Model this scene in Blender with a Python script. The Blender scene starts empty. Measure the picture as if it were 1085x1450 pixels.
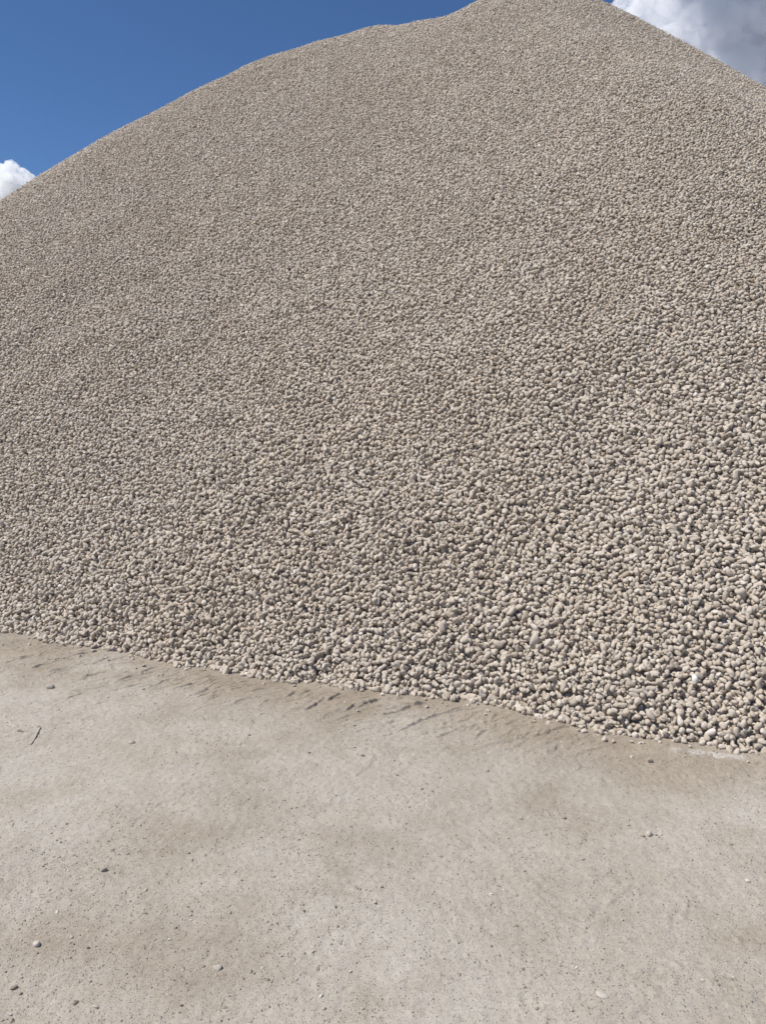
import bpy, math, random
import numpy as np
from mathutils import Vector, Matrix

R = math.radians
C = bpy.context.scene
COL = C.collection

# ------------------------------------------------------------------ camera
EYE = 1.7
FPX = 1100.0                      # focal length in pixels of the 1085 x 1450 photograph
PITCH = math.atan(165.0 / FPX)    # looks a little downward
cam = bpy.data.cameras.new('camera')
cam.sensor_fit = 'VERTICAL'
cam.sensor_height = 36.0
cam.lens = 36.0 * FPX / 1450.0
cam.clip_start, cam.clip_end = 0.05, 20000.0
camo = bpy.data.objects.new('camera', cam)
COL.objects.link(camo)
camo.location = (0, 0, EYE)
camo.rotation_euler = (R(90) - PITCH, 0, 0)
C.camera = camo

# ------------------------------------------------------------------ sky and sun
SUN_DIR = Vector((-0.52, -0.06, 0.85)).normalized()        # towards the sun: high, on the left
SUN_EL = math.asin(SUN_DIR.z)
SUN_AZ = math.atan2(SUN_DIR.x, SUN_DIR.y)                 # clockwise from +Y
world = bpy.data.worlds.new('World')
C.world = world
world.use_nodes = True
wn, wl = world.node_tree.nodes, world.node_tree.links
wn.clear()
sky = wn.new('ShaderNodeTexSky')
sky.sky_type = 'NISHITA'
sky.sun_disc = False
sky.sun_elevation = SUN_EL
sky.sun_rotation = SUN_AZ
sky.altitude = 2500
sky.air_density = 1.0
sky.dust_density = 0.1
sky.ozone_density = 5.0
hsv = wn.new('ShaderNodeHueSaturation')
hsv.inputs['Hue'].default_value = 0.503
hsv.inputs['Saturation'].default_value = 1.10
hsv.inputs['Value'].default_value = 1.0
bg = wn.new('ShaderNodeBackground')
bg.inputs['Strength'].default_value = 0.094
wo = wn.new('ShaderNodeOutputWorld')
wl.new(sky.outputs[0], hsv.inputs['Color'])
wl.new(hsv.outputs[0], bg.inputs['Color'])
wl.new(bg.outputs[0], wo.inputs['Surface'])

sl = bpy.data.lights.new('sun', 'SUN')
sl.energy = 4.4
sl.angle = R(0.5)
sl.color = (1.0, 0.965, 0.905)
so = bpy.data.objects.new('sun', sl)
COL.objects.link(so)
so.rotation_euler = SUN_DIR.to_track_quat('Z', 'Y').to_euler()

C.view_settings.view_transform = 'Standard'
C.view_settings.look = 'None'
C.view_settings.exposure = 0.15
C.view_settings.gamma = 1.0
C.view_settings.use_curve_mapping = False
C.cycles.volume_bounces = 16
C.cycles.max_bounces = 20
C.cycles.volume_step_rate = 1.0

rng = np.random.default_rng(20240611)


# ------------------------------------------------------------------ helpers
def ray(px, py):
    u = (px - 542.5) / FPX
    v = (725.0 - py) / FPX
    return np.array([u, math.cos(PITCH) + v * math.sin(PITCH), -math.sin(PITCH) + v * math.cos(PITCH)])


def on_ground(px, py):
    d = ray(px, py)
    t = -EYE / d[2]
    return d[0] * t, d[1] * t, t


def to_pixel(x, y, z):
    zz = z - EYE
    dep = y * math.cos(PITCH) - zz * math.sin(PITCH)
    up = y * math.sin(PITCH) + zz * math.cos(PITCH)
    dep = np.where(dep < 0.1, 0.1, dep)
    return 542.5 + FPX * x / dep, 725.0 - FPX * up / dep, dep


_perm = np.random.default_rng(7).permutation(512)
_grad = np.random.default_rng(8).normal(size=(512, 2))
_grad /= np.linalg.norm(_grad, axis=1)[:, None]


def noise2(x, y, seed=0):
    """gradient noise, about -0.7 .. 0.7"""
    x = np.asarray(x, float) + seed * 17.31
    y = np.asarray(y, float) + seed * 9.77
    xi = np.floor(x).astype(np.int64)
    yi = np.floor(y).astype(np.int64)
    fx, fy = x - xi, y - yi

    def g(ix, iy, dx, dy):
        h = _perm[(_perm[ix % 512] + iy) % 512]
        gr = _grad[h]
        return gr[..., 0] * dx + gr[..., 1] * dy
    u = fx * fx * fx * (fx * (fx * 6 - 15) + 10)
    v = fy * fy * fy * (fy * (fy * 6 - 15) + 10)
    a = g(xi, yi, fx, fy) * (1 - u) + g(xi + 1, yi, fx - 1, fy) * u
    b = g(xi, yi + 1, fx, fy - 1) * (1 - u) + g(xi + 1, yi + 1, fx - 1, fy - 1) * u
    return a * (1 - v) + b * v


def fbm(x, y, octaves=4, seed=0, gain=0.5):
    s, a, k = 0.0, 1.0, 1.0
    for i in range(octaves):
        s = s + a * noise2(x * k, y * k, seed + 3 * i)
        a *= gain
        k *= 2.03
    return s


def smooth(a, b, x):
    t = np.clip((x - a) / (b - a), 0, 1)
    return t * t * (3 - 2 * t)


# ------------------------------------------------------------------ heights
CONES = [(-4.548, 16.306, 6.82), (-2.072, 18.015, 8.856), (0.012, 18.122, 9.473), (3.132, 14.745, 7.949),
         (2.505, 17.499, 9.796), (3.523, 16.833, 9.489), (-3.258, 17.286, 7.95), (-1.051, 18.132, 9.191),
         (3.708, 12.237, 6.392), (3.613, 13.748, 7.342), (-4.406, 17.823, 7.687), (0.945, 17.471, 9.275)]
SLOPE = 0.7973


def heap_height(x, y):
    """the tipped heap: cones of one angle of repose, run together"""
    acc = 0
    for cx, cy, ch in CONES:
        h = ch - (np.sqrt(SLOPE ** 2 * ((x - cx) ** 2 + (y - cy) ** 2) + 0.36) - 0.6)
        acc = acc + np.exp(np.clip((h - 5) / 0.12, -500, 500))
    h = 5 + 0.12 * np.log(acc + 1e-200)
    h = np.maximum(h, -6.0)
    h = h + 0.16 * np.exp(-((x - 2.2) ** 2 + (y - 3.9) ** 2) / 1.3)
    h = h - 0.085 * np.exp(-((x - 0.55) ** 2 + (y - 4.3) ** 2) / 0.6)
    far = smooth(0.2, 2.5, h)
    top = 1 - smooth(2.5, 5.0, h)
    h = h + (0.012 + 0.023 * top + 0.04 * far * top) * noise2(x * 0.75, y * 0.75, 2) + 0.05 * (0.35 + 0.65 * top) * noise2(x * 2.1, y * 2.1, 4)
    h = h + 0.035 * (1 - smooth(0.0, 0.35, np.abs(h))) * noise2(x * 5.5, y * 5.5, 5)
    return h


def heap_normal(x, y, e=0.03):
    gx = (heap_height(x + e, y) - heap_height(x - e, y)) / (2 * e)
    gy = (heap_height(x, y + e) - heap_height(x, y - e)) / (2 * e)
    n = np.stack([-gx, -gy, np.ones_like(gx)], -1)
    return n / np.linalg.norm(n, axis=-1)[..., None]


def foot_distance(x, y):
    """metres outwards from the foot of the heap (negative under it)"""
    return -heap_height(x, y) / SLOPE


# pressed-up lips of mud left by tyre lugs along the foot of the heap (photograph positions, height in metres)
LIPS = [
    (0.011, (300, 978), (322, 973), (346, 965)), (0.014, (405, 989), (419, 982)), (0.012, (422, 987), (437, 980)),
    (0.015, (411, 1006), (433, 1007), (449, 998), (460, 991)), (0.017, (464, 995), (482, 985)), (0.015, (491, 1010), (505, 1000)),
    (0.017, (512, 1003), (531, 995)), (0.016, (540, 1018), (560, 1011), (582, 1002), (597, 999)),
    (0.011, (563, 1037), (599, 1021), (629, 1011), (654, 1003)), (0.009, (651, 1012), (682, 1021), (688, 1025)),
    (0.010, (695, 1017), (704, 1010)), (0.010, (715, 1008), (737, 1011), (753, 1012)), (0.010, (723, 1030), (751, 1025), (760, 1017)),
    (0.008, (615, 1044), (648, 1032)), (0.008, (820, 1036), (832, 1026)), (0.010, (355, 982), (373, 977)),
    (0.008, (364, 1002), (380, 993), (405, 992)), (0.012, (6, 939), (22, 934), (37, 931)), (0.009, (39, 916), (58, 912)),
    (0.011, (43, 946), (70, 938)), (0.010, (94, 931), (122, 924)), (0.009, (135, 937), (155, 931)),
    (0.010, (113, 960), (133, 954), (146, 953)), (0.011, (94, 988), (105, 984), (116, 981)), (0.008, (102, 1000), (119, 1007)),
    (0.009, (134, 996), (142, 994)), (0.011, (200, 953), (223, 944)), (0.010, (246, 977), (272, 970), (300, 961)),
    (0.008, (94, 944), (113, 949), (146, 953)), (0.010, (276, 990), (300, 981)), (0.009, (165, 965), (190, 955)),
    (0.009, (210, 975), (238, 962)), (0.008, (330, 1000), (352, 992)), (0.009, (770, 1040), (800, 1028)),
    (0.005, (440, 1287), (480, 1284), (520, 1281), (548, 1274)), (0.006, (219, 1045), (232, 1040)), (0.006, (60, 1066), (84, 1060)),
]
LIP_SEGMENTS = []
for lip in LIPS:
    pts_ = [on_ground(*q)[:2] for q in lip[1:]]
    for a_, b_ in zip(pts_[:-1], pts_[1:]):
        LIP_SEGMENTS.append((lip[0], a_, b_))


def lips(x, y):
    z = np.zeros_like(x)
    for A, (ax, ay), (bx, by) in LIP_SEGMENTS:
        m = (x > min(ax, bx) - 0.2) & (x < max(ax, bx) + 0.2) & (y > min(ay, by) - 0.2) & (y < max(ay, by) + 0.2)
        if not m.any():
            continue
        xx = x[m] + 0.016 * noise2(x[m] * 9, y[m] * 9, 71) + 0.006 * noise2(x[m] * 30, y[m] * 30, 73)
        yy = y[m] + 0.016 * noise2(x[m] * 9, y[m] * 9, 72) + 0.006 * noise2(x[m] * 30, y[m] * 30, 74)
        L = math.hypot(bx - ax, by - ay)
        ex, ey = (bx - ax) / L, (by - ay) / L
        along = (xx - ax) * ex + (yy - ay) * ey
        q = -(xx - ax) * ey + (yy - ay) * ex            # positive on the far left side
        end = smooth(-0.03, 0.03, along) * smooth(L + 0.03, L - 0.03, along)
        strength = 0.95 * A * end * (0.9 + 0.5 * noise2(along * 14 + ax * 50, q * 4, 75))
        prof = np.where(q < 0, np.exp(-(q / 0.0045) ** 2), 0.30 * np.exp(-(q / 0.012) ** 2) + 0.70 * np.exp(-(q / 0.085) ** 2))
        hit = strength * prof
        z[m] = np.where(np.abs(hit) > np.abs(z[m]), hit, z[m])
    return z


def ground_height(x, y):
    near = np.exp(-((x / 9) ** 2 + ((y - 4) / 9) ** 2))
    d = foot_distance(x, y)
    z = 0.020 * noise2(x * 0.55, y * 0.55, 11) + 0.009 * noise2(x * 1.7, y * 1.7, 12)
    z = z + 0.0035 * fbm(x * 6.0, y * 6.0, 3, 13)
    z = z + 0.0038 * fbm(x * 27, y * 31, 2, 14, 0.5)
    # trodden, slightly crusted skin: low scarps that catch the light, strongest along the foot
    ca, sa = math.cos(0.50), math.sin(0.50)
    wx = x + 0.16 * noise2(x * 2.2, y * 2.2, 21)
    wy = y + 0.16 * noise2(x * 2.2, y * 2.2, 22)
    a, b = wx * ca + wy * sa, -wx * sa + wy * ca
    n1 = fbm(a * 2.0, b * 6.0, 4, 23)
    n2 = fbm(a * 4.5, b * 12.0, 4, 24)
    band = np.exp(-((d - 0.26) / 0.30) ** 2) * smooth(-0.5, 0.15, noise2(x * 0.9, y * 0.9, 25) + 0.10 - 0.10 * np.abs(x))
    z = z + 0.4 * band * (0.014 * smooth(0.0, 0.035, n1) + 0.012 * smooth(0.05, 0.085, n2) - 0.006 * smooth(0.06, 0.0, np.abs(n2 + 0.12)))
    n3 = fbm(a * 4.0, b * 7.0, 4, 26)
    z = z + 0.0045 * smooth(0.16, 0.22, n3) * smooth(-0.1, 0.35, noise2(x * 1.1, y * 1.1, 27))
    # worn tread prints of a wheel that ran along the foot
    s_ = 0.92 * wx - 0.39 * wy + 0.02 * noise2(x * 7, y * 7, 81)
    dd = d + 0.025 * noise2(x * 6, y * 6, 82)
    ph1 = np.mod(s_ / 0.125 + dd / 0.20, 1.0)
    blk = smooth(0.06, 0.12, ph1) * smooth(0.66, 0.58, ph1)
    rows = smooth(0.10, 0.13, dd) * smooth(0.27, 0.245, dd) + smooth(0.30, 0.325, dd) * smooth(0.46, 0.435, dd)
    worn = smooth(-0.25, 0.25, noise2(x * 1.7, y * 1.7, 83) + 0.05) * smooth(1.1, 0.5, x) * (0.7 + 0.6 * noise2(x * 8, y * 8, 84))
    z = z + 0.0075 * blk * rows * worn
    # pits left by feet and raked-out stones
    n4 = noise2(x * 17, y * 22, 31)
    z = z - 0.0035 * smooth(0.36, 0.52, n4) * smooth(-0.15, 0.3, noise2(x * 0.8, y * 0.8, 32))
    n5 = noise2(x * 42, y * 50, 33)
    z = z - 0.0018 * smooth(0.34, 0.5, n5) * smooth(-0.2, 0.25, noise2(x * 1.2, y * 1.2, 34))
    return (z + lips(x, y)) * near


# ------------------------------------------------------------------ materials
def material(name):
    m = bpy.data.materials.new(name)
    m.use_nodes = True
    nt = m.node_tree
    nt.nodes.clear()
    out = nt.nodes.new('ShaderNodeOutputMaterial')
    b = nt.nodes.new('ShaderNodeBsdfPrincipled')
    nt.links.new(b.outputs[0], out.inputs['Surface'])
    b.inputs['Roughness'].default_value = 0.9
    b.inputs['Specular IOR Level'].default_value = 0.25
    return m, nt, b


def node(nt, kind, **kw):
    n = nt.nodes.new(kind)
    for k, v in kw.items():
        if hasattr(n, k):
            setattr(n, k, v)
        else:
            n.inputs[k].default_value = v
    return n


def ramp(nt, stops, src):
    n = nt.nodes.new('ShaderNodeValToRGB')
    el = n.color_ramp.elements
    while len(el) < len(stops):
        el.new(0.5)
    for e, (p, c) in zip(el, stops):
        e.position = p
        e.color = (*c, 1)
    nt.links.new(src, n.inputs[0])
    return n


def mix(nt, a, b, fac, mode='MIX'):
    n = nt.nodes.new('ShaderNodeMix')
    n.data_type = 'RGBA'
    n.blend_type = mode
    for s, v in ((6, a), (7, b), (0, fac)):
        if isinstance(v, (int, float)):
            n.inputs[s].default_value = v
        elif isinstance(v, tuple):
            n.inputs[s].default_value = (*v, 1)
        else:
            nt.links.new(v, n.inputs[s])
    return n.outputs[2]


def pebble_material(name, stops, spread=1.0):
    m, nt, b = material(name)
    tn = node(nt, 'ShaderNodeAttribute', attribute_name='tone')
    tn.attribute_type = 'INSTANCER'
    base = ramp(nt, stops, tn.outputs['Fac'])
    tc = nt.nodes.new('ShaderNodeTexCoord')
    geo = nt.nodes.new('ShaderNodeNewGeometry')
    # specks and faint veins in each stone's own space
    n1 = node(nt, 'ShaderNodeTexNoise', Scale=2.6, Detail=5.0, Roughness=0.65)
    nt.links.new(tc.outputs['Object'], n1.inputs['Vector'])
    sp = ramp(nt, [(0.30, (0.78, 0.77, 0.75)), (0.55, (1, 1, 1)), (0.8, (1.10, 1.09, 1.07))], n1.outputs['Fac'])
    c1 = mix(nt, base.outputs[0], sp.outputs[0], 0.8, 'MULTIPLY')
    # broad drifts of slightly browner and greyer stone over the heap
    n2 = node(nt, 'ShaderNodeTexNoise', Scale=0.42, Detail=3.0, Roughness=0.6)
    nt.links.new(geo.outputs['Position'], n2.inputs['Vector'])
    dr = ramp(nt, [(0.32, (0.93, 0.90, 0.86)), (0.5, (1, 1, 1)), (0.70, (1.0, 1.0, 1.01))], n2.outputs['Fac'])
    c2 = mix(nt, c1, dr.outputs[0], 0.45, 'MULTIPLY')
    nt.links.new(c2, b.inputs['Base Color'])
    bp = node(nt, 'ShaderNodeBump', Strength=0.35, Distance=0.004)
    n3 = node(nt, 'ShaderNodeTexNoise', Scale=7.0, Detail=6.0, Roughness=0.65)
    nt.links.new(tc.outputs['Object'], n3.inputs['Vector'])
    nt.links.new(n3.outputs['Fac'], bp.inputs['Height'])
    nt.links.new(bp.outputs[0], b.inputs['Normal'])
    b.inputs['Roughness'].default_value = 0.85
    return m


M_PEBBLE = pebble_material('heap_pebble_stone', [
    (0.00, (0.41, 0.338, 0.258)), (0.08, (0.48, 0.407, 0.324)), (0.45, (0.545, 0.468, 0.381)),
    (0.85, (0.585, 0.508, 0.420)), (0.95, (0.64, 0.572, 0.485)), (1.0, (0.88, 0.84, 0.78))])
M_GRIT = pebble_material('ground_grit_stone', [
    (0.00, (0.15, 0.122, 0.096)), (0.10, (0.29, 0.245, 0.19)), (0.5, (0.40, 0.345, 0.28)),
    (0.88, (0.46, 0.405, 0.338)), (1.0, (0.66, 0.61, 0.54))])

# dusty, compacted ground
M_GROUND, nt, b = material('dusty_ground')
geo = nt.nodes.new('ShaderNodeNewGeometry')
pos = geo.outputs['Position']


def nz(scale, detail, rough, vec=pos):
    n = node(nt, 'ShaderNodeTexNoise', Scale=scale, Detail=detail, Roughness=rough)
    nt.links.new(vec, n.inputs['Vector'])
    return n.outputs['Fac']


big = ramp(nt, [(0.32, (0.365, 0.321, 0.262)), (0.46, (0.423, 0.378, 0.319)), (0.60, (0.458, 0.416, 0.357))], nz(0.75, 5, 0.6))
mid = ramp(nt, [(0.30, (0.90, 0.88, 0.85)), (0.5, (1, 1, 1)), (0.72, (1.07, 1.07, 1.06))], nz(4.5, 6, 0.65))
c = mix(nt, big.outputs[0], mid.outputs[0], 0.8, 'MULTIPLY')
fine = ramp(nt, [(0.25, (0.72, 0.71, 0.69)), (0.5, (1, 1, 1)), (0.78, (1.10, 1.10, 1.09))], nz(60, 6, 0.75))
c = mix(nt, c, fine.outputs[0], 0.75, 'MULTIPLY')
# crumbs: light and dark grains in the dust
vo = node(nt, 'ShaderNodeTexVoronoi', Scale=120.0, Randomness=1.0)
nt.links.new(pos, vo.inputs['Vector'])
gr = ramp(nt, [(0.00, (0.62, 0.60, 0.57)), (0.07, (0.80, 0.79, 0.77)), (0.12, (1, 1, 1)), (0.92, (1, 1, 1)), (1.0, (1.25, 1.24, 1.22))], vo.outputs['Color'])
patch = ramp(nt, [(0.44, (0.06, 0.06, 0.06)), (0.68, (0.75, 0.75, 0.75))], nz(1.9, 4, 0.65))
c = mix(nt, c, gr.outputs[0], patch.outputs[0], 'MULTIPLY')
# drawn-out scuffs of paler dust and browner soil
mp = node(nt, 'ShaderNodeMapping')
mp.inputs['Rotation'].default_value = (0, 0, R(-28))
mp.inputs['Scale'].default_value = (2.2, 7.5, 1.0)
nt.links.new(pos, mp.inputs['Vector'])
sc_ = ramp(nt, [(0.30, (0.86, 0.84, 0.81)), (0.44, (0.98, 0.975, 0.97)), (0.56, (1.0, 1.0, 1.0)), (0.70, (1.10, 1.095, 1.085))],
           nz(1.0, 6, 0.68, mp.outputs[0]))
c = mix(nt, c, sc_.outputs[0], 0.75, 'MULTIPLY')
bl = ramp(nt, [(0.36, (0.86, 0.835, 0.80)), (0.47, (0.97, 0.96, 0.95)), (0.60, (1.04, 1.04, 1.04))], nz(2.1, 5, 0.62))
c = mix(nt, c, bl.outputs[0], 0.7, 'MULTIPLY')
at = node(nt, 'ShaderNodeAttribute', attribute_name='soil')     # x: damp brown soil, y: pale dried crust
sep = nt.nodes.new('ShaderNodeSeparateColor')
nt.links.new(at.outputs['Color'], sep.inputs[0])
c = mix(nt, c, mix(nt, c, (0.80, 0.75, 0.69), 1.0, 'MULTIPLY'), sep.outputs[0])
c = mix(nt, c, (0.60, 0.57, 0.53), sep.outputs[1])
nt.links.new(c, b.inputs['Base Color'])
b.inputs['Roughness'].default_value = 0.95
b.inputs['Specular IOR Level'].default_value = 0.12


def grains(scale, share, tall):
    """rounded crumbs on some of the cells of a Voronoi pattern"""
    v = node(nt, 'ShaderNodeTexVoronoi', Scale=scale, Randomness=1.0)
    nt.links.new(pos, v.inputs['Vector'])
    dome = node(nt, 'ShaderNodeMapRange', interpolation_type='SMOOTHSTEP')
    for key, val in (('From Min', 0.42), ('From Max', 0.05), ('To Min', 0.0), ('To Max', tall)):
        dome.inputs[key].default_value = val
    nt.links.new(v.outputs['Distance'], dome.inputs['Value'])
    pick = node(nt, 'ShaderNodeMapRange')
    pick.inputs['From Min'].default_value = 1.0 - share
    nt.links.new(v.outputs['Color'], pick.inputs['Value'])
    mul = node(nt, 'ShaderNodeMath', operation='MULTIPLY')
    nt.links.new(dome.outputs[0], mul.inputs[0])
    nt.links.new(pick.outputs[0], mul.inputs[1])
    return mul.outputs[0]


def add(a, b_):
    m_ = node(nt, 'ShaderNodeMath', operation='ADD')
    nt.links.new(a, m_.inputs[0])
    nt.links.new(b_, m_.inputs[1])
    return m_.outputs[0]


hgt = add(add(grains(75, 0.40, 1.0), grains(150, 0.6, 0.6)), grains(300, 0.8, 0.4))
bp1 = node(nt, 'ShaderNodeBump', Strength=0.85, Distance=0.010)
nt.links.new(hgt, bp1.inputs['Height'])
bp2 = node(nt, 'ShaderNodeBump', Strength=0.35, Distance=0.005)
nt.links.new(nz(140, 5, 0.6), bp2.inputs['Height'])
nt.links.new(bp1.outputs[0], bp2.inputs['Normal'])
nt.links.new(bp2.outputs[0], b.inputs['Normal'])


# ------------------------------------------------------------------ ground: one sheet to the horizon
def graded(lo, hi, step, far, growth=1.16):
    mid_ = list(np.arange(lo, hi + step / 2, step))
    a, s, left = lo, step, []
    while a > -far:
        s *= growth
        a -= s
        left.append(a)
    a, s, right = hi, step, []
    while a < far:
        s *= growth
        a += s
        right.append(a)
    return np.array(left[::-1] + mid_ + right)


def grid_mesh(name, gx, gy, z, keep=None):
    nx, ny = len(gx), len(gy)
    X, Y = np.meshgrid(gx, gy)
    co = np.stack([X, Y, z], -1).reshape(-1, 3).astype(np.float32)
    i = np.arange((ny - 1) * (nx - 1))
    r, cc = i // (nx - 1), i % (nx - 1)
    q = np.stack([r * nx + cc, r * nx + cc + 1, (r + 1) * nx + cc + 1, (r + 1) * nx + cc], -1)
    if keep is not None:
        q = q[keep.reshape(-1)[q].any(1)]
    me = bpy.data.meshes.new(name)
    fill_mesh(me, co, q)
    return me


def fill_mesh(me, co, q):
    n = q.shape[1]
    me.vertices.add(len(co))
    me.vertices.foreach_set('co', co.astype(np.float32).ravel())
    me.loops.add(len(q) * n)
    me.loops.foreach_set('vertex_index', q.astype(np.int32).ravel())
    me.polygons.add(len(q))
    me.polygons.foreach_set('loop_start', np.arange(0, len(q) * n, n, dtype=np.int32))
    me.update(calc_edges=True)
    me.shade_smooth()


gx = graded(-3.1, 2.2, 0.0045, 3000)
gy = graded(1.85, 5.5, 0.0038, 3000)
low = gy < 3.7
gy = np.concatenate([gy[gy < 1.85], gy[(gy >= 1.85) & low][::2], gy[~low]])
X, Y = np.meshgrid(gx, gy)
Z = ground_height(X, Y)
me = grid_mesh('ground', gx, gy, Z)
D = foot_distance(X, Y)
wob = noise2(X * 1.3, Y * 1.3, 41)
damp = smooth(0.75, 0.05, D + 0.55 * wob + 0.10 * fbm(X * 5, Y * 5, 3, 42)) * 0.9
damp = np.maximum(damp, 0.5 * smooth(0.05, 0.55, fbm(X * 0.8, Y * 1.4, 4, 43)))
crx, cry, _ = on_ground(1012, 1069)
u = ((X - crx) * 0.94 - (Y - cry) * 0.34) / 0.17
v = ((X - crx) * 0.34 + (Y - cry) * 0.94) / 0.035
crust = 0.5 * smooth(1.15, 0.4, np.sqrt(u * u + v * v) + 0.95 * fbm(X * 14, Y * 14, 3, 44))
soil = np.stack([damp, crust, np.zeros_like(damp), np.ones_like(damp)], -1).reshape(-1, 4)
at_ = me.color_attributes.new('soil', 'FLOAT_COLOR', 'POINT')
at_.data.foreach_set('color', soil.astype(np.float32).ravel())
me.materials.append(M_GROUND)
ground = bpy.data.objects.new('ground', me)
COL.objects.link(ground)
ground['kind'] = 'structure'
ground['label'] = 'pale dusty compacted ground in front of the pebble heap'


# ------------------------------------------------------------------ pebble shapes
def pebble_mesh(name, seed, mat, planes=9, bend=0.0, lump=0.10, sub=3):
    import bmesh
    r_ = np.random.default_rng(seed)
    bm = bmesh.new()
    bmesh.ops.create_icosphere(bm, subdivisions=sub, radius=1.0)
    P = np.array([v.co[:] for v in bm.verts])
    P /= np.linalg.norm(P, axis=1)[:, None]
    N = r_.normal(size=(planes, 3))
    N /= np.linalg.norm(N, axis=1)[:, None]
    d = r_.uniform(0.74, 0.98, planes)
    k = 9.0
    acc = np.ones(len(P)) * 1.0
    for n, dd in zip(N, d):
        acc += np.clip((P @ n) / dd, 0, None) ** k
    rad = acc ** (-1.0 / k)
    for _ in range(4):                                   # gentle lumps
        w = r_.normal(size=3) * 1.6
        rad *= 1 + lump * 0.5 * np.sin(P @ w + r_.uniform(0, 6.28))
    Q = P * rad[:, None]
    Q[:, 0] = np.sign(Q[:, 0]) * np.abs(Q[:, 0]) ** 0.88
    Q[:, 2] += bend * (Q[:, 0] ** 2 - 0.35)
    Q[:, 1] += bend * 0.6 * (Q[:, 0] ** 2 - 0.35)
    for v, q in zip(bm.verts, Q):
        v.co = q
    me = bpy.data.meshes.new(name)
    bm.to_mesh(me)
    bm.free()
    me.shade_smooth()
    me.materials.append(mat)
    return me


NV = 16
PEBBLES = [pebble_mesh('pebble', 100 + i, M_PEBBLE, planes=6 + i % 7, bend=[0, 0, 0.25, 0, -0.3, 0, 0.4, 0][i % 8],
                       lump=0.12 + 0.07 * (i % 3)) for i in range(NV)]
NG = 6
STONES = [pebble_mesh('stone', 300 + i, M_GRIT, planes=8 + i, lump=0.16, sub=3) for i in range(NG)]


def frames(normal, tilt, r_):
    """random frames with the long axis lying roughly in the surface -> euler XYZ and matrix columns"""
    n = len(normal)
    ref = np.tile(np.array([1.0, 0, 0]), (n, 1))
    t1 = ref - normal * (ref * normal).sum(1)[:, None]
    t1 /= np.linalg.norm(t1, axis=1)[:, None]
    t2 = np.cross(normal, t1)
    ph = r_.uniform(0, 2 * np.pi, n)
    th = r_.normal(0, tilt, n)
    ax = (np.cos(ph)[:, None] * t1 + np.sin(ph)[:, None] * t2) * np.cos(th)[:, None] + normal * np.sin(th)[:, None]
    zz = normal + r_.normal(0, 0.35, (n, 3))
    zz -= ax * (zz * ax).sum(1)[:, None]
    zz /= np.linalg.norm(zz, axis=1)[:, None]
    yy = np.cross(zz, ax)
    ex = np.arctan2(yy[:, 2], zz[:, 2])
    ey = -np.arcsin(np.clip(ax[:, 2], -1, 1))
    ez = np.arctan2(ax[:, 1], ax[:, 0])
    return np.stack([ex, ey, ez], -1)


def hexpoints(x0, x1, y0, y1, s, jit, r_):
    xs = np.arange(x0, x1, s)
    ys = np.arange(y0, y1, s * 0.866)
    X, Y = np.meshgrid(xs, ys)
    X = X + (np.arange(len(ys)) % 2)[:, None] * s * 0.5
    X = X + r_.uniform(-jit, jit, X.shape) * s
    Y = Y + r_.uniform(-jit, jit, Y.shape) * s
    return X.ravel(), Y.ravel()


# ------------------------------------------------------------------ the heap's pebbles
W0 = 0.0295                                            # usual pebble width in metres
bands = [(0.0, 5.0), (5.0, 6.5), (6.5, 8.5), (8.5, 10.5), (10.5, 13.0), (13.0, 16.0), (16.0, 19.0)]
px_, nn_, sc_, ly_ = [], [], [], []
for d0, d1 in bands:
    dm = 0.5 * (max(d0, 3.8) + d1)
    grow = float(np.interp(dm, [4.4, 5.75, 7.5, 10.0, 14.0, 18.0], [0.88, 0.92, 0.85, 0.82, 0.86, 0.90]))
    for layer, (sp, off, keep) in enumerate([(1.12, -0.90, 1.0), (1.43, 0.03, 1.0), (2.1, 0.50, 0.75)]):
        s = W0 * grow * sp * 0.93
        x, y = hexpoints(-10.5, 9.5, 3.0, 19.5, s, 0.42, rng)
        dist = np.hypot(x, y)
        ok = (dist >= d0) & (dist < d1)
        x, y = x[ok], y[ok]
        if keep < 1:
            k = rng.random(len(x)) < keep
            x, y = x[k], y[k]
        h = heap_height(x, y)
        ok = h > -0.02 + 0.05 * rng.random(len(h)) ** 2 * (1 if layer else 0.4)
        x, y, h = x[ok], y[ok], h[ok]
        pxl, pyl, dep = to_pixel(x, y, h)
        ok = (pxl > -260) & (pxl < 1345) & (pyl < 1500) & (pyl > -330)
        x, y, h = x[ok], y[ok], h[ok]
        n = heap_normal(x, y)
        vdir = np.stack([x, y, h - EYE], -1)
        vdir /= np.linalg.norm(vdir, axis=1)[:, None]
        ok = (n * vdir).sum(1) < 0.22
        x, y, h, n = x[ok], y[ok], h[ok], n[ok]
        m = len(x)
        w = W0 * grow * np.exp(rng.normal(0, 0.14, m)) * (1 + 0.12 * noise2(x * 0.7, y * 0.45, 61))
        big_ = rng.random(m) < 0.006
        w = np.where(big_, w * rng.uniform(1.2, 1.45, m), w)
        ln = w * (1.02 + 0.85 * rng.random(m) ** 1.3)
        th = w * rng.uniform(0.8, 1.0, m)
        p = np.stack([x, y, h], -1) + n * ((off + rng.normal(0, 0.16, m)) * w)[:, None]
        p[:, 2] = np.maximum(p[:, 2], ground_height(x, y) + 0.30 * th)
        px_.append(p)
        nn_.append(n)
        sc_.append(np.stack([ln, w, th], -1) * 0.5 * 1.06)
        ly_.append(np.full(m, layer))
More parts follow.
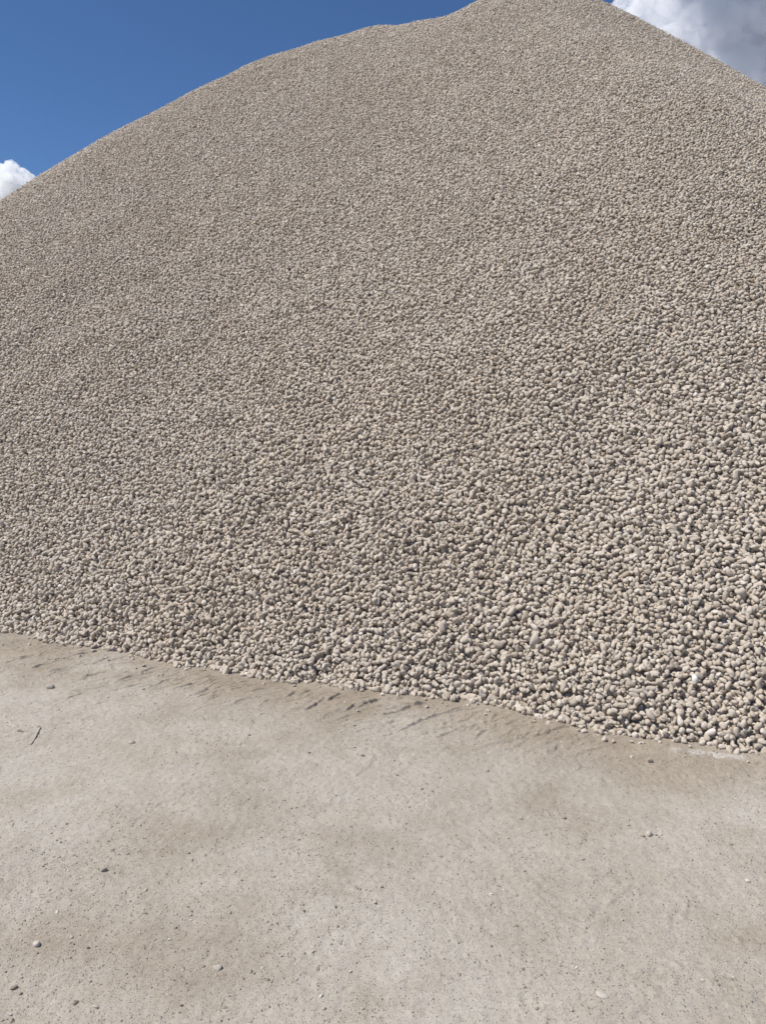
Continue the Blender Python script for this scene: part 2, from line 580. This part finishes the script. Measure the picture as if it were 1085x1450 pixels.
# strays that rolled a little way out from the foot
m = 900
x = rng.uniform(-3.6, 3.2, m * 8)
y = rng.uniform(3.0, 6.2, m * 8)
d = foot_distance(x, y)
ok = (d > -0.02) & (rng.random(m * 8) < 0.75 * np.exp(-np.clip(d, 0, None) / 0.045) + 0.22 * np.exp(-np.clip(d, 0, None) / 0.15))
x, y = x[ok], y[ok]
m = len(x)
w = W0 * np.exp(rng.normal(-0.25, 0.25, m)) * (1 - 0.45 * smooth(0.02, 0.12, d[ok]) * rng.uniform(0.5, 1.2, m))
ln, th = w * rng.uniform(1.0, 1.7, m), w * rng.uniform(0.7, 0.95, m)
px_.append(np.stack([x, y, ground_height(x, y) + 0.30 * th], -1))
nn_.append(np.tile(np.array([0, 0, 1.0]), (m, 1)))
sc_.append(np.stack([ln, w, th], -1) * 0.5)
ly_.append(np.full(m, 3))

PP, NN, SS, LY = np.concatenate(px_), np.concatenate(nn_), np.concatenate(sc_), np.concatenate(ly_)
EE = frames(NN, 0.60, rng)
II = rng.integers(0, NV, len(PP))
TT = rng.random(len(PP)) * 0.965
print('heap pebbles', len(PP))

# which pebbles show largest: splat the near ones into a small depth image
u, v, dep = to_pixel(PP[:, 0], PP[:, 1], PP[:, 2])
near = np.where((dep < 4.9) & (u > -20) & (u < 1105) & (v > 700) & (v < 1120))[0]
near = near[np.argsort(-dep[near])]
K = 1.0
img = np.full((int(430 * K), int(1085 * K)), -1, np.int64)
for i in near:
    r = FPX / dep[i] * (SS[i, 0] * SS[i, 1] * SS[i, 2]) ** (1 / 3) * K
    a, b_ = u[i] * K, (v[i] - 690) * K
    x0, x1, y0, y1 = int(max(a - r, 0)), int(min(a + r + 1, img.shape[1])), int(max(b_ - r, 0)), int(min(b_ + r + 1, img.shape[0]))
    if x1 <= x0 or y1 <= y0:
        continue
    yy, xx = np.mgrid[y0:y1, x0:x1]
    img[y0:y1, x0:x1][(xx - a) ** 2 + (yy - b_) ** 2 < r * r] = i
ids, cnt = np.unique(img[img >= 0], return_counts=True)
ids = ids[cnt >= 34]
CHOSEN = ids[np.argsort(dep[ids])][:288]


def link(name, me, loc, rot, scl, label, cat, group=None):
    o = bpy.data.objects.new(name, me)
    o.location, o.rotation_euler, o.scale = loc, rot, scl
    o['label'], o['category'] = label, cat
    if group:
        o['group'] = group
    COL.objects.link(o)
    return o


HEAP_GROUP = 'nearest pebbles at the right end of the foot of the heap'
shown = dict(zip(*np.unique(img[img >= 0], return_counts=True)))
white = max(CHOSEN, key=lambda q: shown[q] - 0.12 * ((u[q] - 987) ** 2 + (v[q] - 967) ** 2))
TT[white] = 1.0
edge = np.interp(u[CHOSEN], [700, 780, 880, 960, 1000, 1085, 1200], [1003, 1015, 1035, 1052, 1062, 1072, 1086])
said = {}
for k, i in enumerate(CHOSEN):
    up = edge[k] - v[i]
    row = 'in the bottom row' if up < 12 else 'just above the bottom row' if up < 34 else 'some rows up' if up < 62 else 'high above the edge'
    side = 'left of' if u[i] < 962 else 'behind' if u[i] < 1048 else 'right of'
    long_ = SS[i, 0] / SS[i, 1]
    shape = 'round' if long_ < 1.28 else 'oval' if long_ < 1.65 else 'long'
    tone = 'brownish' if TT[i] < 0.10 else 'whitish' if TT[i] > 0.90 else 'beige'
    key = f'{tone} {shape} pebble' if i != white else 'white'
    said.setdefault((key, row, side), []).append(i)
for (key, row, side), members in said.items():
    members.sort(key=lambda q: -SS[q].prod())
    for r, i in enumerate(members):
        if key == 'white':
            lab = 'bright white pebble, the whitest stone low on the right of the heap'
        else:
            where = f'{row} {side} the pale crust patch'
            vol = [SS[q].prod() for q in members]
            if len(members) == 1:
                lab = f'only {key} {where}'
            elif r == 0 and vol[0] > 1.15 * vol[1]:
                lab = f'largest {key} {where}'
            elif r == len(members) - 1 and len(members) > 2 and vol[-1] < 0.87 * vol[-2]:
                lab = f'smallest {key} {where}'
            elif len(members) == 2:
                lab = (f'smaller {key} {where}' if vol[0] > 1.15 * vol[1] else f'{key} {where}')
            else:
                lab = f'middling {key} {where}'
        o = link('pebble', PEBBLES[II[i]], PP[i], EE[i], SS[i], lab, 'pebble', HEAP_GROUP)
        o['tone'] = float(TT[i])


# ------------------------------------------------------------------ masses of small stones as one object each
def scatter(name, me, sources, pts, eul, scl, idx, tone):
    """adds loose points to a mesh and a node tree that sets one stone on each"""
    n0 = len(me.vertices)
    me.vertices.add(len(pts))
    co = np.empty((n0 + len(pts)) * 3, np.float32)
    me.vertices.foreach_get('co', co)
    co = co.reshape(-1, 3)
    co[n0:] = pts
    me.vertices.foreach_set('co', co.ravel())
    for nm, typ, key, val, w in (('turn', 'FLOAT_VECTOR', 'vector', eul, 3), ('size', 'FLOAT_VECTOR', 'vector', scl, 3)):
        a = me.attributes.new(nm, typ, 'POINT')
        full = np.zeros((n0 + len(pts), w), np.float32)
        full[n0:] = val
        a.data.foreach_set(key, full.ravel())
    a = me.attributes.new('tone', 'FLOAT', 'POINT')
    full = np.zeros(n0 + len(pts), np.float32)
    full[n0:] = tone
    a.data.foreach_set('value', full)
    a = me.attributes.new('kind_of_stone', 'INT', 'POINT')
    full = np.zeros(n0 + len(pts), np.int32)
    full[n0:] = idx
    a.data.foreach_set('value', full)
    a = me.attributes.new('stone', 'BOOLEAN', 'POINT')
    full = np.zeros(n0 + len(pts), bool)
    full[n0:] = True
    a.data.foreach_set('value', full)
    me.update()
    o = bpy.data.objects.new(name, me)
    COL.objects.link(o)
    ng = bpy.data.node_groups.new(name + '_nodes', 'GeometryNodeTree')
    ng.interface.new_socket('Geometry', in_out='INPUT', socket_type='NodeSocketGeometry')
    ng.interface.new_socket('Geometry', in_out='OUTPUT', socket_type='NodeSocketGeometry')
    gi, go = ng.nodes.new('NodeGroupInput'), ng.nodes.new('NodeGroupOutput')
    iop = ng.nodes.new('GeometryNodeInstanceOnPoints')
    iop.inputs['Pick Instance'].default_value = True
    jo = ng.nodes.new('GeometryNodeJoinGeometry')
    for s in sources:
        inf = ng.nodes.new('GeometryNodeObjectInfo')
        inf.inputs['Object'].default_value = s
        inf.inputs['As Instance'].default_value = True
        ng.links.new(inf.outputs['Geometry'], jo.inputs[0])

    def attr(nm, typ):
        a = ng.nodes.new('GeometryNodeInputNamedAttribute')
        a.data_type = typ
        a.inputs['Name'].default_value = nm
        return a.outputs['Attribute']
    e2r = ng.nodes.new('FunctionNodeEulerToRotation')
    ng.links.new(attr('turn', 'FLOAT_VECTOR'), e2r.inputs[0])
    ng.links.new(gi.outputs[0], iop.inputs['Points'])
    ng.links.new(attr('stone', 'BOOLEAN'), iop.inputs['Selection'])
    ng.links.new(jo.outputs[0], iop.inputs['Instance'])
    ng.links.new(attr('kind_of_stone', 'INT'), iop.inputs['Instance Index'])
    ng.links.new(e2r.outputs[0], iop.inputs['Rotation'])
    ng.links.new(attr('size', 'FLOAT_VECTOR'), iop.inputs['Scale'])
    j2 = ng.nodes.new('GeometryNodeJoinGeometry')
    ng.links.new(iop.outputs[0], j2.inputs[0])
    ng.links.new(gi.outputs[0], j2.inputs[0])
    ng.links.new(j2.outputs[0], go.inputs[0])
    md = o.modifiers.new('stones', 'NODES')
    md.node_group = ng
    o['kind'] = 'stuff'
    return o


# one standing example of each shape, taken from the chosen pebbles
by_mesh = {}
for o in COL.objects:
    if o.type == 'MESH' and o.data in PEBBLES:
        by_mesh.setdefault(o.data.name, o)
sources = [by_mesh[m_.name] for m_ in PEBBLES]

# core of the heap under its outer stones
M_CORE, nt, b = material('heap_core_stone')
geo = nt.nodes.new('ShaderNodeNewGeometry')
vo = node(nt, 'ShaderNodeTexVoronoi', Scale=24.0)
nt.links.new(geo.outputs['Position'], vo.inputs['Vector'])
cr = ramp(nt, [(0.0, (0.47, 0.396, 0.305)), (0.5, (0.53, 0.455, 0.358)), (1.0, (0.57, 0.496, 0.398))], vo.outputs['Color'])
nt.links.new(cr.outputs[0], b.inputs['Base Color'])
bp = node(nt, 'ShaderNodeBump', Strength=1.0, Distance=0.03)
bp.invert = True
nt.links.new(vo.outputs['Distance'], bp.inputs['Height'])
nt.links.new(bp.outputs[0], b.inputs['Normal'])
cx, cy = np.arange(-18, 18.01, 0.12), np.arange(1.5, 33, 0.12)
X, Y = np.meshgrid(cx, cy)
H = heap_height(X, Y)
core = grid_mesh('gravel', cx, cy, np.where(H > 0.06, H - 0.045, np.minimum(H - 0.045, -0.03)), keep=H > -0.05)
core.materials.append(M_CORE)
rest = np.ones(len(PP), bool)
rest[CHOSEN] = False
gravel = scatter('gravel', core, sources, PP[rest], EE[rest], SS[rest], II[rest], TT[rest])
gravel['label'] = 'tall conical heap of pale beige rounded pebbles tipped on the ground'

# ------------------------------------------------------------------ loose stones on the open ground
# photograph position, width in its pixels, height : width, tone (0 dark .. 1 white), label
LOOSE = [
    (51, 1337, 13, 0.85, 0.97, 'white-topped rounded stone, biggest one at the far lower left'),
    (147, 1232, 10, 0.8, 0.5, 'lone dark-shaded stone on bare ground left of centre'),
    (308, 1370, 13, 0.7, 0.9, 'pale domed stone throwing a dark shadow, lower left of centre'),
    (19, 1399, 12, 0.6, 0.12, 'dark slanted stone close to the lower left corner'),
    (106, 1420, 10, 0.6, 0.06, 'dark brown stone near the bottom edge at left'),
    (125, 1342, 7, 0.6, 0.02, 'small nearly black stone right of the big white-topped stone'),
    (910, 1184, 9, 0.7, 0.55, 'left stone of the little cluster on the right side of the ground'),
    (920, 1182, 12, 0.85, 0.92, 'pale middle stone, largest of the little cluster at right'),
    (929, 1183, 5, 0.7, 0.2, 'tiny dark stone in the little cluster at right'),
    (936, 1182, 7, 0.5, 0.9, 'flat whitish stone at the right end of the little cluster'),
    (71, 973, 15, 0.6, 0.8, 'flat oblong stone near the left end of the foot of the heap'),
    (187, 1052, 12, 0.6, 0.85, 'flat pale stone on the ground below the left part of the heap'),
    (27, 1034, 9, 0.5, 0.1, 'small dark flat stone near the left edge below the heap'),
    (514, 1073, 6, 0.7, 0.05, 'small dark stone in mid ground below the middle of the heap'),
    (438, 1068, 5, 0.6, 0.03, 'tiny black stone left of the dark one below the middle of the heap'),
    (853, 1413, 21, 0.4, 0.93, 'broad angular pale stone sunk in the ground near bottom right'),
    (732, 1311, 6, 0.7, 0.1, 'small dark stone by itself right of the lower middle'),
    (575, 1166, 6, 0.6, 0.4, 'small grey stone just right of the middle of the open ground'),
    (799, 1157, 8, 0.7, 0.3, 'upper stone of a loose pair left of the little cluster'),
    (738, 1157, 7, 0.6, 0.3, 'dull stone halfway between the middle and the little cluster'),
    (256, 1423, 7, 0.6, 0.1, 'small dark stone by the bottom edge left of centre'),
    (287, 1367, 7, 0.5, 0.15, 'small dark stone just left of the pale domed stone'),
    (478, 1311, 7, 0.6, 0.1, 'small dark stone near the lower middle of the ground'),
    (1060, 1251, 11, 0.6, 0.95, 'pale chip of stone near the right edge of the ground'),
    (622, 1283, 5, 0.7, 0.9, 'tiny pale stone right of the lower middle'),
    (1056, 1364, 5, 0.7, 0.1, 'tiny dark stone near the right edge low down'),
    (622, 1100, 6, 0.6, 0.85, 'tiny pale stone below the foot of the heap right of centre'),
    (690, 1090, 8, 0.5, 0.3, 'flat brown stone below the brown damp patch at right'),
    (1035, 1198, 8, 0.5, 0.4, 'flat grey stone right of the little cluster'),
    (240, 1330, 9, 0.35, 0.95, 'very flat whitish stone flush with the ground at left'),
    (825, 1216, 8, 0.6, 0.6, 'beige stone below and left of the little cluster'),
    (996, 1390, 7, 0.6, 0.95, 'white chip of stone in the lower right of the ground'),
    (135, 1427, 12, 0.35, 0.96, 'flat white stone close to the bottom edge at left'),
]
r_ = np.random.default_rng(5)
loose = []
for k, (qx, qy, wpx, asp, tone, lab) in enumerate(LOOSE):
    x, y, t = on_ground(qx, qy)
    w = 0.86 * wpx / FPX * t
    n = np.array([[0, 0, 1.0]])
    s = np.array([w * 0.5, w * 0.5 * r_.uniform(0.65, 0.95), w * 0.5 * asp])
    e = frames(n, 0.12, r_)[0]
    e[2] = r_.uniform(-0.6, 0.6)
    z = float(ground_height(np.array([x]), np.array([y]))[0]) + 0.22 * s[2]
    o = link('loose_stone', STONES[k % NG], (x, y, z), e, s, lab, 'stone', 'loose stones on the open ground')
    o['tone'] = tone
    loose.append(o)

# grit: crumbs far too many to count
m = 150000
x = rng.uniform(-3.2, 3.0, m)
y = 1.75 + 4.3 * rng.random(m) ** 1.25
d = foot_distance(x, y)
clump = smooth(-0.25, 0.45, noise2(x * 1.6, y * 1.6, 51) + 0.5 * noise2(x * 5, y * 5, 52))
left = np.exp(-((x + 1.0) / 0.9) ** 2 - ((y - 2.4) / 0.5) ** 2)
ok = (d > 0.0) & (rng.random(m) < 0.04 + 0.65 * clump ** 2.2 + 0.4 * left)
x, y = x[ok], y[ok]
m = len(x)
w = 0.0022 * (1 - rng.random(m)) ** (-0.36)
w = np.clip(w, 0.0022, 0.011)
sc = np.stack([w * rng.uniform(1.0, 1.6, m), w, w * rng.uniform(0.5, 0.85, m)], -1) * 0.5
gp = np.stack([x, y, ground_height(x, y) + 0.10 * sc[:, 2]], -1)
# a pale dry stick
sx, sy, st = on_ground(43, 1053)
ex_, ey_, _ = on_ground(57, 1029)
import bmesh
bm = bmesh.new()
rings = []
for k in range(9):
    f_ = k / 8
    cx_, cy_ = sx + (ex_ - sx) * f_ + 0.002 * math.sin(f_ * 5), sy + (ey_ - sy) * f_
    cz_ = float(ground_height(np.array([cx_]), np.array([cy_]))[0]) + 0.004
    r0 = 0.0055 * (0.45 + 0.55 * f_) * (1 + 0.15 * math.sin(k * 2.1))
    dx_, dy_ = (ey_ - sy), -(ex_ - sx)
    dl_ = math.hypot(dx_, dy_)
    ring = []
    for q in range(8):
        a_ = q / 8 * 2 * math.pi
        ring.append(bm.verts.new((cx_ + dx_ / dl_ * r0 * math.cos(a_), cy_ + dy_ / dl_ * r0 * math.cos(a_), cz_ + r0 * 0.8 * math.sin(a_))))
    rings.append(ring)
for ra, rb in zip(rings[:-1], rings[1:]):
    for q in range(8):
        bm.faces.new((ra[q], ra[(q + 1) % 8], rb[(q + 1) % 8], rb[q]))
bm.faces.new(rings[0][::-1])
bm.faces.new(rings[-1])
bmesh.ops.recalc_face_normals(bm, faces=bm.faces)
me = bpy.data.meshes.new('dry_stick')
bm.to_mesh(me)
bm.free()
me.shade_smooth()
M_STICK, nt, b = material('dry_wood')
tc = nt.nodes.new('ShaderNodeTexCoord')
nzs = node(nt, 'ShaderNodeTexNoise', Scale=60.0, Detail=4.0)
nt.links.new(tc.outputs['Object'], nzs.inputs['Vector'])
rs = ramp(nt, [(0.3, (0.38, 0.335, 0.27)), (0.7, (0.52, 0.47, 0.40))], nzs.outputs['Fac'])
nt.links.new(rs.outputs[0], b.inputs['Base Color'])
me.materials.append(M_STICK)
link('dry_stick', me, (0, 0, 0), (0, 0, 0), (1, 1, 1), 'thin pale dry stick lying on the ground near the left edge', 'stick')

grit = scatter('grit', bpy.data.meshes.new('grit'), loose[:NG], gp,
               frames(np.tile(np.array([0, 0, 1.0]), (m, 1)), 0.3, rng), sc, rng.integers(0, NG, m), rng.random(m))
grit['label'] = 'fine grit and crumbs strewn over the dusty ground'


# ------------------------------------------------------------------ clouds
def cloud_material(name, size, density, wisp, tone):
    m = bpy.data.materials.new(name)
    m.use_nodes = True
    nt = m.node_tree
    nt.nodes.clear()
    out = nt.nodes.new('ShaderNodeOutputMaterial')
    pv = nt.nodes.new('ShaderNodeVolumePrincipled')
    pv.inputs['Color'].default_value = tone
    pv.inputs['Anisotropy'].default_value = 0.15
    geo = nt.nodes.new('ShaderNodeNewGeometry')
    n1 = node(nt, 'ShaderNodeTexNoise', Scale=wisp / size, Detail=7.0, Roughness=0.62, Distortion=0.3)
    nt.links.new(geo.outputs['Position'], n1.inputs['Vector'])
    mr = node(nt, 'ShaderNodeMapRange')
    mr.inputs['From Min'].default_value = 0.455
    mr.inputs['From Max'].default_value = 0.50
    mr.inputs['To Min'].default_value = 0.0
    mr.inputs['To Max'].default_value = density
    nt.links.new(n1.outputs['Fac'], mr.inputs['Value'])
    nt.links.new(mr.outputs[0], pv.inputs['Density'])
    nt.links.new(pv.outputs[0], out.inputs['Volume'])
    return m


def puff(rr, centre, radius, n, spread):
    """lobes for one cauliflower head: (centre, radius)"""
    out = [(np.array(centre, float), radius)]
    for _ in range(n):
        d = rr.normal(size=3)
        d /= np.linalg.norm(d)
        r = radius * rr.uniform(0.16, 0.45)
        out.append((np.array(centre) + d * radius * rr.uniform(0.75, spread), r))
    return out


def cloud(name, px, py, dist, heads, seed, label, density, wisp, size, tone):
    """heads: (x, y, z, radius) in metres about the centre; their lobes grow into one closed skin seen from the centre"""
    import bmesh
    rr = np.random.default_rng(seed)
    lobes = []
    for hx, hy, hz, hr in heads:
        lobes += puff(rr, (hx, hy, hz), hr, 26, 1.02)
    bm = bmesh.new()
    bmesh.ops.create_icosphere(bm, subdivisions=7, radius=1.0)
    P = np.array([v.co[:] for v in bm.verts])
    P /= np.linalg.norm(P, axis=1)[:, None]
    rad = np.full(len(P), heads[0][3] * 0.4)
    for c_, rl in lobes:
        bq = P @ c_
        disc = bq * bq - (c_ @ c_ - rl * rl)
        far = bq + np.sqrt(np.clip(disc, 0, None))
        rad = np.maximum(rad, np.where((disc > 0) & (far > 0), far, 0))
    rad = rad * (1 + 0.05 * fbm(P[:, 0] * 9 + P[:, 2] * 4, P[:, 1] * 9 - P[:, 2] * 7, 4, seed))
    Q = P * rad[:, None]
    for v, q in zip(bm.verts, Q):
        v.co = q
    me = bpy.data.meshes.new(name)
    bm.to_mesh(me)
    bm.free()
    me.materials.append(cloud_material(name + '_vapour', size, density, wisp, tone))
    d_ = ray(px, py) * dist
    return link(name, me, (d_[0], d_[1], d_[2] + EYE), (0, 0, 0), (1, 1, 1), label, 'cloud')


# metres here: at 900 m one pixel of the photograph is about 0.82 m
cloud('cloud', 1075, -20, 900,
      [(0, 0, 0, 95), (-80, 20, -50, 72), (10, -10, -110, 110), (95, 30, -60, 105), (-40, 30, 95, 80), (50, 10, 120, 120),
       (130, 40, 60, 110), (-105, 10, -110, 60), (-140, -60, 270, 130), (0, -40, 260, 150), (-70, -120, 330, 130), (-20, 0, -190, 110), (120, 0, -170, 110)],  # the high upper-left heads, out of view, are added to shade the cloud below
      5, 'large grey cumulus cloud with a white rim behind the right slope of the heap', 0.10, 5.0, 150, (0.945, 0.953, 0.972, 1))
cloud('cloud', 8, 290, 900,
      [(0, 0, 0, 34), (24, 4, 6, 26), (44, 0, -14, 24), (-30, 8, 4, 34), (10, 4, 22, 22), (-10, 0, -30, 36), (40, 0, -40, 26)],
      12, 'small white puffy cloud above the left slope of the heap', 0.22, 3.4, 40, (0.999, 0.999, 0.999, 1))
